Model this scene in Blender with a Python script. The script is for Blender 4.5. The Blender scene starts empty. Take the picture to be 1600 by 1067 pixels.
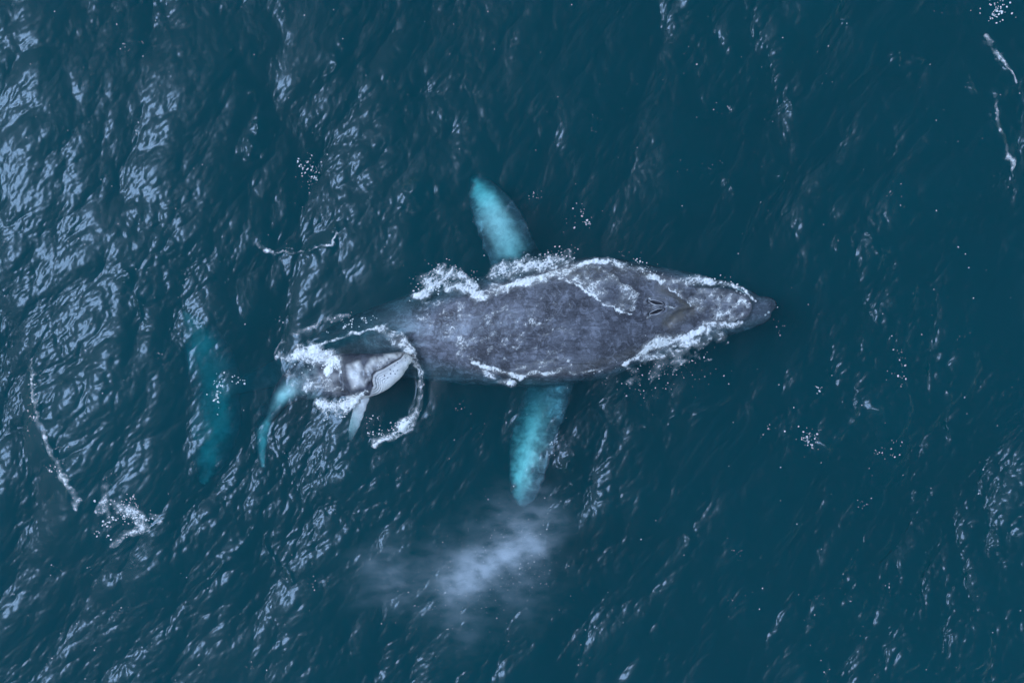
import bpy, bmesh, math, random
import numpy as np
from mathutils import Vector, Matrix
from mathutils.bvhtree import BVHTree

random.seed(7)
rng = np.random.default_rng(11)
SC = bpy.context.scene
COL = SC.collection

# ------------------------------------------------------------------ camera
CAM_H = 24.3          # metres above the sea, looking straight down
PPM = 64.0            # photograph pixels per metre at sea level
cam_data = bpy.data.cameras.new('camera')
cam_data.sensor_width = 36.0
cam_data.lens = 36.0 * CAM_H / 25.0
cam_data.clip_start = 0.1
cam_data.clip_end = 6000.0
cam = bpy.data.objects.new('camera', cam_data)
cam.location = (0, 0, CAM_H)
cam.rotation_euler = (0, 0, 0)
COL.objects.link(cam)
SC.camera = cam

# ------------------------------------------------------------------ sky and sun
SUN_EL = math.radians(54.0)
SUN_DIR = math.radians(172.0)         # direction the light comes from (anticlockwise from +x)
world = bpy.data.worlds.new('World')
SC.world = world
world.use_nodes = True
wn = world.node_tree
wn.nodes.clear()
sky = wn.nodes.new('ShaderNodeTexSky')
sky.sky_type = 'NISHITA'
sky.sun_disc = False
sky.sun_elevation = SUN_EL
sky.sun_rotation = math.radians(90.0) - SUN_DIR
sky.altitude = 0.0
sky.air_density = 1.0
sky.dust_density = 0.7
sky.ozone_density = 1.5
bg = wn.nodes.new('ShaderNodeBackground')
bg.inputs['Strength'].default_value = 0.15
wo = wn.nodes.new('ShaderNodeOutputWorld')
wn.links.new(sky.outputs[0], bg.inputs[0])
wn.links.new(bg.outputs[0], wo.inputs[0])

sun_data = bpy.data.lights.new('sun', 'SUN')
sun_data.energy = 1.5
sun_data.angle = math.radians(15.0)    # sun behind thin cloud
sun_data.color = (0.36, 0.60, 1.0)
sun = bpy.data.objects.new('sun', sun_data)
sun_vec = Vector((math.cos(SUN_DIR) * math.cos(SUN_EL), math.sin(SUN_DIR) * math.cos(SUN_EL), math.sin(SUN_EL)))
sun.rotation_euler = sun_vec.to_track_quat('Z', 'Y').to_euler()
sun.location = sun_vec * 60
COL.objects.link(sun)

SC.view_settings.view_transform = 'Standard'
SC.view_settings.look = 'None'
SC.view_settings.exposure = 0.66
SC.view_settings.gamma = 1.0
SC.view_settings.use_curve_mapping = False
SC.render.engine = 'CYCLES'
SC.cycles.use_denoising = True
try:
    SC.cycles.denoiser = 'OPENIMAGEDENOISE'
    SC.cycles.denoising_input_passes = 'RGB_ALBEDO_NORMAL'
except Exception:
    pass
SC.cycles.max_bounces = 8
SC.cycles.diffuse_bounces = 2
SC.cycles.glossy_bounces = 2
SC.cycles.transmission_bounces = 4
SC.cycles.volume_bounces = 1
SC.cycles.transparent_max_bounces = 16
SC.cycles.use_adaptive_sampling = True
SC.cycles.adaptive_threshold = 0.02


# ------------------------------------------------------------------ helpers
def at(px, py, z=0.0):
    """a point at height z that stands over / under photograph pixel (px, py)"""
    k = (CAM_H - z) / CAM_H
    return np.array([(px - 800.0) / PPM * k, (533.5 - py) / PPM * k, z])


def pxy(co):
    """photograph pixel of points (n,3)"""
    k = CAM_H / (CAM_H - co[:, 2])
    return co[:, 0] * k * PPM + 800.0, 533.5 - co[:, 1] * k * PPM


def sstep(a, b, x):
    t = np.clip((x - a) / (b - a), 0, 1)
    return t * t * (3 - 2 * t)


_perm = rng.permutation(512)
_ang = rng.random(512) * 2 * np.pi
_gx, _gy = np.cos(_ang), np.sin(_ang)


def gnoise(x, y, seed=0):
    xi = np.floor(x).astype(np.int64); yi = np.floor(y).astype(np.int64)
    xf = x - xi; yf = y - yi
    u = xf * xf * xf * (xf * (xf * 6 - 15) + 10); v = yf * yf * yf * (yf * (yf * 6 - 15) + 10)

    def g(ix, iy, dx, dy):
        h = _perm[(_perm[(ix + seed * 37) & 511] + iy) & 511]
        return _gx[h] * dx + _gy[h] * dy
    a = g(xi, yi, xf, yf); b = g(xi + 1, yi, xf - 1, yf)
    c = g(xi, yi + 1, xf, yf - 1); d = g(xi + 1, yi + 1, xf - 1, yf - 1)
    return ((a + (b - a) * u) + ((c + (d - c) * u) - (a + (b - a) * u)) * v) * 1.41


def fbm(x, y, octv=4, seed=0, gain=0.5):
    s = 0; a = 1.0
    for o in range(octv):
        s = s + a * gnoise(x * 2 ** o, y * 2 ** o, seed + o)
        a *= gain
    return s


def worley(x, y, seed=0):
    """F1 and F2-F1 of a jittered lattice"""
    xi = np.floor(x).astype(np.int64); yi = np.floor(y).astype(np.int64)
    f1 = np.full(x.shape, 9.0); f2 = np.full(x.shape, 9.0)
    for ox in (-1, 0, 1):
        for oy in (-1, 0, 1):
            h = _perm[(_perm[(xi + ox + seed * 61) & 511] + yi + oy) & 511]
            h2 = _perm[(h + 131) & 511]
            d = np.hypot(xi + ox + h / 512.0 - x, yi + oy + h2 / 512.0 - y)
            f2 = np.minimum(f2, np.maximum(f1, d))
            f1 = np.minimum(f1, d)
    return f1, f2 - f1


def seg_dist(px, py, pts, wid=None):
    """distance (pixels) to a polyline; with wid also the width of the nearest place"""
    best = np.full(px.shape, 1e9); bw = np.zeros(px.shape)
    for i in range(len(pts) - 1):
        ax, ay = pts[i][:2]; bx, by = pts[i + 1][:2]
        dx, dy = bx - ax, by - ay
        t = np.clip(((px - ax) * dx + (py - ay) * dy) / (dx * dx + dy * dy + 1e-9), 0, 1)
        d = np.hypot(px - ax - t * dx, py - ay - t * dy)
        if wid is not None:
            w = wid[i] + (wid[i + 1] - wid[i]) * t
            m = d / w < best / np.where(bw > 0, bw, 1) if i else np.ones(px.shape, bool)
            bw = np.where(m, w, bw)
        else:
            m = d < best
        best = np.where(m, d, best)
    return (best, bw) if wid is not None else best


def poly_sd(px, py, pts):
    """signed distance to a polygon, positive inside"""
    d = seg_dist(px, py, list(pts) + [pts[0]])
    ins = np.zeros(px.shape, bool)
    n = len(pts)
    for i in range(n):
        x0, y0 = pts[i]; x1, y1 = pts[(i + 1) % n]
        c = ((y0 > py) != (y1 > py)) & (px < (x1 - x0) * (py - y0) / (y1 - y0 + 1e-12) + x0)
        ins ^= c
    return np.where(ins, d, -d)


def fast_mesh(name, verts, quads, mat, smooth=True, attrs=None, tris=None):
    me = bpy.data.meshes.new(name)
    verts = np.ascontiguousarray(verts, dtype=np.float32)
    nq = len(quads); nt = 0 if tris is None else len(tris)
    me.vertices.add(len(verts)); me.vertices.foreach_set('co', verts.ravel())
    loops = np.asarray(quads, dtype=np.int32).ravel()
    starts = np.arange(nq, dtype=np.int32) * 4
    if nt:
        starts = np.concatenate([starts, nq * 4 + np.arange(nt, dtype=np.int32) * 3])
        loops = np.concatenate([loops, np.asarray(tris, dtype=np.int32).ravel()])
    me.loops.add(len(loops)); me.loops.foreach_set('vertex_index', loops)
    me.polygons.add(nq + nt)
    me.polygons.foreach_set('loop_start', starts.astype(np.int32))
    me.update(calc_edges=True)
    me.polygons.foreach_set('use_smooth', np.full(nq + nt, smooth))
    for k, v in (attrs or {}).items():
        a = me.attributes.new(k, 'FLOAT', 'POINT')
        a.data.foreach_set('value', np.ascontiguousarray(v, dtype=np.float32))
    if mat:
        me.materials.append(mat)
    me.validate()
    return me


def link(name, me, parent=None, **props):
    o = bpy.data.objects.new(name, me)
    COL.objects.link(o)
    if parent:
        o.parent = parent
    for k, v in props.items():
        o[k] = v
    return o


class NT:
    def __init__(self, name):
        self.m = bpy.data.materials.new(name); self.m.use_nodes = True
        self.t = self.m.node_tree; self.t.nodes.clear()
        self.out = self.t.nodes.new('ShaderNodeOutputMaterial')

    def n(self, typ, ins=None, **kw):
        nd = self.t.nodes.new('ShaderNode' + typ)
        for k, v in kw.items():
            setattr(nd, k, v)
        for k, v in (ins or {}).items():
            s = nd.inputs[k]
            if isinstance(v, bpy.types.NodeSocket):
                self.t.links.new(v, s)
            else:
                s.default_value = v
        return nd

    def math(self, op, a, b=0.0, c=0.0, clamp=False):
        nd = self.t.nodes.new('ShaderNodeMath'); nd.operation = op; nd.use_clamp = clamp
        for i, v in enumerate((a, b, c)):
            if isinstance(v, bpy.types.NodeSocket):
                self.t.links.new(v, nd.inputs[i])
            else:
                nd.inputs[i].default_value = v
        return nd.outputs[0]

    def mixc(self, f, a, b):
        nd = self.t.nodes.new('ShaderNodeMix'); nd.data_type = 'RGBA'
        for s, v in ((nd.inputs[0], f), (nd.inputs[6], a), (nd.inputs[7], b)):
            if isinstance(v, bpy.types.NodeSocket):
                self.t.links.new(v, s)
            else:
                s.default_value = v if not isinstance(v, tuple) else (*v, 1.0)
        return nd.outputs[2]

    def ramp(self, f, lo, hi):
        nd = self.t.nodes.new('ShaderNodeMapRange'); nd.interpolation_type = 'SMOOTHSTEP'
        self.t.links.new(f, nd.inputs[0])
        nd.inputs[1].default_value = lo; nd.inputs[2].default_value = hi
        return nd.outputs[0]

    def link(self, a, b):
        self.t.links.new(a, b)


# ------------------------------------------------------------------ materials
def mat_sea():
    N = NT('sea_water')
    facing = N.n('LayerWeight', {'Blend': 0.5}).outputs['Facing']
    fr = N.math('ADD', N.math('MULTIPLY', N.math('POWER', facing, 5.0), 0.98), 0.021)
    # resolved ripples mirror the sky sharply, the unresolved capillary waves spread it
    gl1 = N.n('BsdfGlossy', {'Roughness': 0.16}).outputs[0]
    gl2 = N.n('BsdfGlossy', {'Roughness': 0.34}).outputs[0]
    gl = N.n('MixShader', {0: 0.48, 1: gl1, 2: gl2}).outputs[0]
    tr = N.n('BsdfTransparent').outputs[0]
    mx = N.n('MixShader', {0: fr, 1: tr, 2: gl}).outputs[0]
    N.link(mx, N.out.inputs['Surface'])
    sc = N.n('VolumeScatter', {'Color': (0.02, 0.455, 0.50, 1), 'Density': 0.112, 'Anisotropy': 0.0}).outputs[0]
    ab = N.n('VolumeAbsorption', {'Color': (0.20, 0.835, 0.842, 1), 'Density': 0.95}).outputs[0]
    ad = N.n('AddShader', {0: sc, 1: ab}).outputs[0]
    N.link(ad, N.out.inputs['Volume'])
    return N.m


def mat_skin(name, dark, mid, pale, mott=1.0, seed=0.0):
    N = NT(name)
    tc = N.n('TexCoord').outputs['Object']
    tc = N.n('Mapping', {'Vector': tc, 'Location': (seed, seed * .7, 0)}).outputs[0]
    big = N.n('TexNoise', {'Vector': tc, 'Scale': 1.7, 'Detail': 6.0, 'Roughness': 0.62}).outputs[0]
    med = N.n('TexNoise', {'Vector': tc, 'Scale': 5.5, 'Detail': 5.0, 'Roughness': 0.65, 'Distortion': 0.8}).outputs[0]
    fin = N.n('TexNoise', {'Vector': tc, 'Scale': 26.0, 'Detail': 3.0, 'Roughness': 0.7}).outputs[0]
    f = N.math('ADD', N.math('MULTIPLY', N.ramp(big, 0.36, 0.66), 0.40), N.math('MULTIPLY', N.ramp(med, 0.52, 0.575), 0.34 * mott))
    f = N.math('ADD', f, N.math('MULTIPLY', N.ramp(fin, 0.42, 0.70), 0.24 * mott), clamp=True)
    base = N.mixc(f, dark, mid)
    # thin pale scratches
    for rot, sc_, thr in ((25, 3.0, 0.975), (-38, 2.1, 0.978), (80, 2.6, 0.98)):
        mp = N.n('Mapping', {'Vector': tc, 'Rotation': (0, 0, math.radians(rot)), 'Scale': (0.45, 9.0, 1.0)}).outputs[0]
        v = N.n('TexVoronoi', {'Vector': mp, 'Scale': sc_, 'Randomness': 1.0}, feature='F1').outputs['Distance']
        line = N.ramp(N.math('SUBTRACT', 1.0, v), thr - 0.05, thr)
        brk = N.ramp(N.n('TexNoise', {'Vector': tc, 'Scale': 1.3}).outputs[0], 0.50, 0.60)
        base = N.mixc(N.math('MULTIPLY', N.math('MULTIPLY', line, brk), 0.45), base, (0.30, 0.31, 0.36))
    sm = N.n('Mapping', {'Vector': tc, 'Rotation': (0, 0, math.radians(6)), 'Scale': (0.7, 5.5, 1.0)}).outputs[0]
    st = N.ramp(N.n('TexNoise', {'Vector': sm, 'Scale': 2.2, 'Detail': 5.0, 'Roughness': 0.65}).outputs[0], 0.48, 0.66)
    base = N.mixc(N.math('MULTIPLY', st, 0.45), base, tuple(x * 0.55 for x in dark))
    br = N.n('Attribute', attribute_name='brown').outputs['Fac']
    base = N.mixc(br, base, (0.17, 0.145, 0.115))
    pa = N.n('Attribute', attribute_name='pale').outputs['Fac']
    pn = N.math('MULTIPLY', pa, N.math('ADD', N.math('MULTIPLY', N.ramp(med, 0.3, 0.6), 0.25), 0.75))
    base = N.mixc(pn, base, pale)
    dk = N.n('Attribute', attribute_name='ink').outputs['Fac']
    base = N.mixc(dk, base, (0.012, 0.012, 0.018))
    bmp = N.n('Bump', {'Height': N.math('ADD', med, N.math('MULTIPLY', fin, 0.35)), 'Strength': 0.45, 'Distance': 0.025}).outputs[0]
    p = N.n('BsdfPrincipled', {'Base Color': base, 'Roughness': 0.25, 'IOR': 1.38, 'Normal': bmp})
    N.link(p.outputs[0], N.out.inputs['Surface'])
    return N.m


def mat_plain(name, col, rough=0.5, noise=0.0):
    N = NT(name)
    c = (*col, 1)
    if noise:
        nz = N.n('TexNoise', {'Vector': N.n('TexCoord').outputs['Object'], 'Scale': 18.0, 'Detail': 3.0}).outputs[0]
        c = N.mixc(nz, tuple(x * (1 - noise) for x in col), tuple(min(1, x * (1 + noise)) for x in col))
    p = N.n('BsdfPrincipled', {'Base Color': c, 'Roughness': rough})
    if name == 'spray_white':
        p = N.n('BsdfDiffuse', {'Color': c})
    N.link(p.outputs[0], N.out.inputs['Surface'])
    return N.m


def mat_foam():
    N = NT('sea_foam')
    tc = N.n('TexCoord').outputs['Object']
    nz = N.n('TexNoise', {'Vector': tc, 'Scale': 30.0, 'Detail': 3.0}).outputs[0]
    col = N.mixc(nz, (0.84, 0.79, 0.71), (0.94, 0.88, 0.79))
    bmp = N.n('Bump', {'Height': nz, 'Strength': 0.5, 'Distance': 0.015}).outputs[0]
    d = N.n('BsdfDiffuse', {'Color': col, 'Normal': bmp}).outputs[0]
    t = N.n('BsdfTransparent').outputs[0]
    a = N.n('Attribute', attribute_name='cover').outputs['Fac']
    N.link(N.n('MixShader', {0: a, 1: t, 2: d}).outputs[0], N.out.inputs['Surface'])
    return N.m


M_SEA = mat_sea()
M_SKIN = mat_skin('whale_skin', (0.046, 0.044, 0.047), (0.240, 0.236, 0.255), (0.86, 0.80, 0.70))
M_CALF = mat_skin('calf_skin', (0.035, 0.036, 0.044), (0.115, 0.117, 0.135), (0.90, 0.83, 0.74), 0.7, 4.0)
M_FOAM = mat_foam()
M_DROP = mat_plain('spray_white', (0.92, 0.87, 0.79), 0.6)
M_DARK = mat_plain('wet_black', (0.010, 0.010, 0.014), 0.3)
M_TUB = mat_plain('tubercle_grey', (0.075, 0.075, 0.09), 0.4, 0.3)
M_LIP = mat_plain('pale_lip', (0.42, 0.40, 0.39), 0.35, 0.5)
M_BARN = mat_plain('barnacle_shell', (0.52, 0.46, 0.42), 0.7, 0.3)


# ------------------------------------------------------------------ the sea surface
TN, TL = 1280, 30.72             # periodic wave tile, 2.4 cm cells
_k = np.fft.fftfreq(TN, TL / TN) * 2 * np.pi
KX, KY = np.meshgrid(_k, _k)     # [iy, ix]
KK = np.hypot(KX, KY); KK[0, 0] = 1e-6
KA = np.arctan2(KY, KX)


def band(lam_lo, lam_hi, slope, power, wind_deg, spread, iso, seed, chop):
    r = np.random.default_rng(seed)
    k0, k1 = 2 * np.pi / lam_hi, 2 * np.pi / lam_lo
    w = sstep(k0 * 0.8, k0 * 1.2, KK) * (1 - sstep(k1 * 0.75, k1 * 1.25, KK))
    d = KA - math.radians(wind_deg)
    amp = KK ** (-power) * w * np.sqrt(iso + np.abs(np.cos(d)) ** (2 * spread))
    z = (r.normal(size=KK.shape) + 1j * r.normal(size=KK.shape)) * amp
    h = np.fft.ifft2(z).real
    sx = np.fft.ifft2(1j * KX * np.fft.fft2(h)).real
    sy = np.fft.ifft2(1j * KY * np.fft.fft2(h)).real
    s = slope / math.sqrt((sx ** 2 + sy ** 2).mean())
    h *= s
    H = np.fft.fft2(h)
    dx = np.fft.ifft2(1j * KX / KK * H).real * chop
    dy = np.fft.ifft2(1j * KY / KK * H).real * chop
    return np.stack([h, dx, dy])


WIND = 152.0
B_SWELL = band(2.6, 9.0, 0.085, 2.6, WIND + 15, 1.2, 0.15, 3, 1.2)
B_WAVE = band(0.45, 2.6, 0.160, 2.0, WIND, 1.4, 0.12, 5, 1.5)
B_RIP = (band(0.080, 0.50, 0.165, 1.65, WIND - 12, 4.0, 0.025, 9, 1.15)
         + band(0.085, 0.45, 0.080, 1.7, WIND + 38, 4.0, 0.04, 15, 1.1))


def tile_sample(F, x, y):
    u = (x / TL) % 1.0 * TN; v = (y / TL) % 1.0 * TN
    i = np.floor(u).astype(int); j = np.floor(v).astype(int)
    fu = u - i; fv = v - j
    i0 = i % TN; i1 = (i + 1) % TN; j0 = j % TN; j1 = (j + 1) % TN
    return (F[..., j0, i0] * (1 - fu) * (1 - fv) + F[..., j0, i1] * fu * (1 - fv)
            + F[..., j1, i0] * (1 - fu) * fv + F[..., j1, i1] * fu * fv)


WHALE_AXIS = [(1200, 482), (1100, 483), (1000, 490), (900, 502), (800, 513), (700, 521), (600, 535)]
CALF_AXIS = [(638, 565), (600, 575), (560, 588), (510, 590), (450, 612)]
RING = [(503, 540), (545, 526), (580, 514), (603, 511), (624, 521), (642, 541), (653, 566), (658, 600),
        (655, 630), (640, 655), (615, 676), (588, 690)]


CRESTS = [[(65, 560), (75, 620), (90, 690), (120, 740), (130, 785)], [(1545, 60), (1565, 95), (1590, 130)],
          [(1553, 150), (1548, 190), (1560, 225), (1590, 280)], [(1290, 10), (1305, 25), (1330, 35)], [(1395, 80), (1410, 97), (1435, 102)],
          [(1500, 125), (1520, 150)], [(203, 420), (205, 450), (220, 475), (222, 495)], [(1280, 700), (1310, 670), (1370, 630)],
          [(1072, 812), (1078, 840)], [(888, 722), (905, 755)], [(888, 728), (925, 690)], [(1360, 365), (1375, 400), (1400, 395)],
          [(1450, 540), (1478, 600), (1490, 670)], [(1320, 900), (1340, 935), (1342, 960)], [(1255, 965), (1300, 945), (1345, 942), (1395, 965)],
          [(1235, 130), (1245, 165)], [(1138, 275), (1150, 312)], [(640, 325), (655, 292), (690, 300)], [(535, 60), (522, 100), (500, 115)],
          [(395, 380), (420, 393), (470, 396), (520, 390), (540, 365)], [(1430, 770), (1436, 800)], [(1010, 680), (1060, 655), (1130, 630)],
          [(1555, 820), (1590, 870)], [(1215, 250), (1225, 290)], [(385, 150), (393, 190), (380, 240)], [(400, 240), (420, 205)],
          [(330, 900), (360, 870), (385, 830)], [(405, 830), (430, 880), (470, 910)]]


def slick(px, py):
    """how strongly wind ripples stand: 1 in the open, little in the slick round the whales"""
    d1 = seg_dist(px, py, WHALE_AXIS)
    d2 = seg_dist(px, py, CALF_AXIS)
    a = sstep(60, 200, d1) * 0.35 + 0.65
    b = sstep(35, 130, d2) * 0.5 + 0.5
    m = np.minimum(a, b)
    big = fbm(px / 330.0, py / 330.0, 3, 21)
    m = m * (0.85 + 0.45 * big)
    # the wind leaves the water in the lee (upper middle) smoother
    m = m * (1 - 0.22 * np.exp(-(((px - 1050) / 420.0) ** 2 + ((py - 190) / 230.0) ** 2)))
    m = m * (0.97 + 0.48 * sstep(800, 1350, px))
    return np.clip(m, 0.12, 1.5)


def sea_field(x, y):
    """rest point (x, y) -> displaced sea surface point and ripple strength"""
    px = x * PPM + 800.0; py = 533.5 - y * PPM
    far = 1 - sstep(18.0, 60.0, np.hypot(x, y))
    m = slick(px, py)
    sw = tile_sample(B_SWELL, x, y); wv = tile_sample(B_WAVE, x, y); rp = tile_sample(B_RIP, x, y)
    q = sw * (0.55 + 0.45 * m) + wv * m + rp * m ** 1.2
    dw = seg_dist(px, py, WHALE_AXIS)
    q = q * (0.35 + 0.65 * sstep(55, 120, dw))
    q = q * far
    h, dx, dy = q[0], q[1], q[2]
    # steep little crests
    wx = px + 9 * fbm(px / 38.0, py / 38.0, 3, 51); wy = py + 9 * fbm(px / 38.0 + 9, py / 38.0, 3, 53)
    amp = np.clip(0.62 + 0.8 * fbm(px / 26.0, py / 26.0, 2, 57), 0.0, 1.3)
    for c in CRESTS:
        x0, x1 = min(p[0] for p in c) - 60, max(p[0] for p in c) + 60
        y0, y1 = min(p[1] for p in c) - 60, max(p[1] for p in c) + 60
        k = np.nonzero((px > x0) & (px < x1) & (py > y0) & (py < y1))[0]
        if len(k):
            d = seg_dist(wx[k], wy[k], c)
            h[k] += (0.050 * np.exp(-(d / 4.6) ** 2) + 0.035 * np.exp(-(d / 14.0) ** 2)) * amp[k]
    # the smooth bulge and ring wave the calf pushes up
    dr = seg_dist(px, py, RING)
    h = h + 0.10 * np.exp(-(dr / 6.0) ** 2) - 0.05 * np.exp(-(dr / 26.0) ** 2)
    # water piled against the mother's upper flank
    du = seg_dist(px, py, [(655, 462), (720, 452), (800, 440), (890, 416), (960, 412), (1030, 438), (1150, 450)])
    h = h + 0.05 * np.exp(-(du / 10.0) ** 2)
    return np.stack([x - dx, y - dy, h], -1), m * far


def build_sea():
    step = 0.024
    def axis(half):
        c = np.arange(-half, half + 1e-6, step)
        g = [half]; s = step
        while g[-1] < 1800:
            s *= 1.28; g.append(g[-1] + s)
        g = np.array(g[1:])
        return np.concatenate([-g[::-1], c, g])
    ax, ay = axis(14.6), axis(10.4)
    X, Y = np.meshgrid(ax, ay)
    P, rip = sea_field(X.ravel(), Y.ravel())
    nx, ny = len(ax), len(ay)
    idx = np.arange(nx * ny).reshape(ny, nx)
    q = np.stack([idx[:-1, :-1], idx[:-1, 1:], idx[1:, 1:], idx[1:, :-1]], -1).reshape(-1, 4)
    # sides and bed of the body of water
    ring = np.concatenate([idx[0, :], idx[1:, -1], idx[-1, -2::-1], idx[-2:0:-1, 0]])
    low = P[ring].copy(); low[:, 2] = -70.0
    base = len(P)
    n = len(ring)
    li = base + np.arange(n)
    side = np.stack([ring, li, np.roll(li, -1), np.roll(ring, -1)], -1)
    c0 = base + 0; c1 = base + nx - 1; c2 = base + nx - 1 + ny - 1; c3 = base + 2 * (nx - 1) + ny - 1
    P = np.concatenate([P, low])
    rip = np.concatenate([rip, np.zeros(n)])
    # bed as a fan about a centre point
    ctr = len(P)
    P = np.concatenate([P, [[0, 0, -70.0]]]); rip = np.concatenate([rip, [0]])
    tris = np.stack([np.full(n, ctr), np.roll(li, -1), li], -1)
    me = fast_mesh('sea', P, np.concatenate([q, side]), M_SEA, True, {'ripple': rip}, tris)
    return link('sea', me, kind='structure', label='dark teal open sea with wind ripples and streaky glints', category='sea')


build_sea()


# ------------------------------------------------------------------ whale bodies
def spline(vals, n):
    """Catmull-Rom through rows of vals, n samples per span"""
    v = np.asarray(vals, float)
    p = np.vstack([2 * v[0] - v[1], v, 2 * v[-1] - v[-2]])
    out = []
    for i in range(1, len(p) - 2):
        t = np.linspace(0, 1, n, endpoint=False)[:, None]
        a, b, c, d = p[i - 1], p[i], p[i + 1], p[i + 2]
        out.append(0.5 * (2 * b + (c - a) * t + (2 * a - 5 * b + 4 * c - d) * t ** 2 + (3 * b - a - 3 * c + d) * t ** 3))
    out.append(v[-1:])
    return np.vstack(out)


def loft(rings):
    """closed skin over rings of equal length, capped"""
    m = len(rings[0]); vs = np.vstack(rings); n = len(rings)
    q = []
    for i in range(n - 1):
        for j in range(m):
            q.append((i * m + j, i * m + (j + 1) % m, (i + 1) * m + (j + 1) % m, (i + 1) * m + j))
    vs = np.vstack([vs, rings[0].mean(0), rings[-1].mean(0)])
    t = [(len(vs) - 2, (j + 1) % m, j) for j in range(m)] + [(len(vs) - 1, (n - 1) * m + j, (n - 1) * m + (j + 1) % m) for j in range(m)]
    return vs, q, t


def body_loft(st, n=6, m=40, e_top=2.2, e_bot=2.0):
    """st rows: px, py, half width px, z top, z bottom"""
    s = spline(st, n)
    rings = []
    c = np.array([at(r[0], r[1], 0.5 * (r[3] + r[4])) for r in s])
    tan = np.gradient(c[:, :2], axis=0)
    tan /= np.linalg.norm(tan, axis=1)[:, None] + 1e-9
    side = np.stack([-tan[:, 1], tan[:, 0]], -1)
    th = np.linspace(0, 2 * np.pi, m, endpoint=False)
    for i, r in enumerate(s):
        hw = max(r[2], 0.6) / PPM; hz = max(0.5 * (r[3] - r[4]), 0.01)
        ex = np.where(np.sin(th) > 0, 2.0 / e_top, 2.0 / e_bot)
        u = np.sign(np.cos(th)) * np.abs(np.cos(th)) ** ex * hw
        v = np.sign(np.sin(th)) * np.abs(np.sin(th)) ** ex * hz
        rings.append(np.stack([c[i, 0] + side[i, 0] * u, c[i, 1] + side[i, 1] * u, c[i, 2] + v], -1))
    return loft(rings)


def fin_loft(st, n=6, m=20, knob=0.0, thick=0.16, seed=0):
    """st rows: px, py, z, chord px, drop (z of left edge minus right edge)"""
    s = spline(st, n)
    c = np.array([at(r[0], r[1], r[2]) for r in s])
    tan = np.gradient(c, axis=0); tan[:, 2] = 0
    tan /= np.linalg.norm(tan, axis=1)[:, None] + 1e-9
    side = np.stack([-tan[:, 1], tan[:, 0], np.zeros(len(s))], -1)
    th = np.linspace(0, 2 * np.pi, m, endpoint=False)
    rings = []
    for i, r in enumerate(s):
        ch = max(r[3], 1.0) / PPM * 0.5
        k = 1 + knob * math.sin(i * 1.7 + seed) * (0.6 + 0.4 * math.sin(i * 0.9))
        u = np.cos(th) * ch; u = np.where(u > 0, u * k, u)
        v = np.sin(th) * ch * thick * (1.0 + 0.45 * np.cos(th))
        rings.append(c[i] + side[i] * u[:, None] + np.stack([0 * v, 0 * v, v + r[4] * np.cos(th) * 0.5], -1))
    return loft(rings)


def fuse(name, parts, voxel, smooth_it=6):
    """grow one continuous skin over overlapping shapes"""
    bm_v, bm_q, bm_t, off = [], [], [], 0
    for v, q, t in parts:
        bm_v.append(v); bm_q += [tuple(a + off for a in f) for f in q]; bm_t += [tuple(a + off for a in f) for f in t]
        off += len(v)
    me = fast_mesh(name, np.vstack(bm_v), np.array(bm_q), None, True, None, np.array(bm_t))
    bm = bmesh.new(); bm.from_mesh(me); bmesh.ops.recalc_face_normals(bm, faces=bm.faces); bm.to_mesh(me); bm.free()
    o = bpy.data.objects.new(name + '_tmp', me); COL.objects.link(o)
    r = o.modifiers.new('r', 'REMESH'); r.mode = 'VOXEL'; r.voxel_size = voxel; r.use_smooth_shade = True
    s = o.modifiers.new('s', 'SMOOTH'); s.factor = 0.5; s.iterations = smooth_it
    dg = bpy.context.evaluated_depsgraph_get(); dg.update()
    out = bpy.data.meshes.new_from_object(o.evaluated_get(dg))
    bpy.data.objects.remove(o); bpy.data.meshes.remove(me)
    out.name = name
    return out


def get_co(me):
    a = np.empty(len(me.vertices) * 3, np.float32); me.vertices.foreach_get('co', a)
    return a.reshape(-1, 3).astype(float)


def get_no(me):
    a = np.empty(len(me.vertices) * 3, np.float32); me.vertices.foreach_get('normal', a)
    return a.reshape(-1, 3).astype(float)


def set_body(me, co, mat, **attrs):
    me.vertices.foreach_set('co', co.astype(np.float32).ravel())
    for k, v in attrs.items():
        a = me.attributes.new(k, 'FLOAT', 'POINT'); a.data.foreach_set('value', v.astype(np.float32))
    me.polygons.foreach_set('use_smooth', np.ones(len(me.polygons), bool))
    me.materials.clear(); me.materials.append(mat)
    me.update()


# ---- the mother
MOTHER = [(1207, 486, 3, -0.16, -0.36), (1202, 478, 14, -0.10, -0.56), (1183, 484, 26, -0.10, -0.85),
          (1150, 484, 39, -0.06, -1.25), (1110, 484, 52, -0.02, -1.60), (1060, 484, 64, 0.22, -1.95),
          (1000, 489, 82, 0.40, -2.25), (940, 495, 98, 0.52, -2.40), (880, 505, 98, 0.52, -2.40),
          (810, 514, 94, 0.42, -2.30), (750, 518, 88, 0.27, -2.20), (700, 521, 80, 0.12, -2.10), (650, 526, 70, -0.05, -2.0),
          (600, 534, 60, -0.34, -1.95), (550, 545, 50, -0.78, -2.0), (490, 562, 36, -1.55, -2.3),
          (430, 584, 24, -2.5, -3.0), (380, 602, 15, -3.35, -3.67), (345, 612, 12, -3.75, -3.92), (325, 617, 5, -3.85, -3.92)]
ROSTRUM = [(1174, 480, 5, 0.03, -0.2), (1168, 480, 17, 0.07, -0.35), (1155, 480, 25, 0.09, -0.5), (1130, 479, 31, 0.11, -0.6),
           (1095, 480, 35, 0.15, -0.7), (1060, 482, 40, 0.22, -0.8), (1020, 486, 46, 0.32, -0.8)]
DORSAL = [(655, 524, 9, -0.02, -0.7), (640, 527, 7, 0.02, -0.7), (622, 531, 4, -0.02, -0.8), (612, 533, 2, -0.25, -0.8)]
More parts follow.
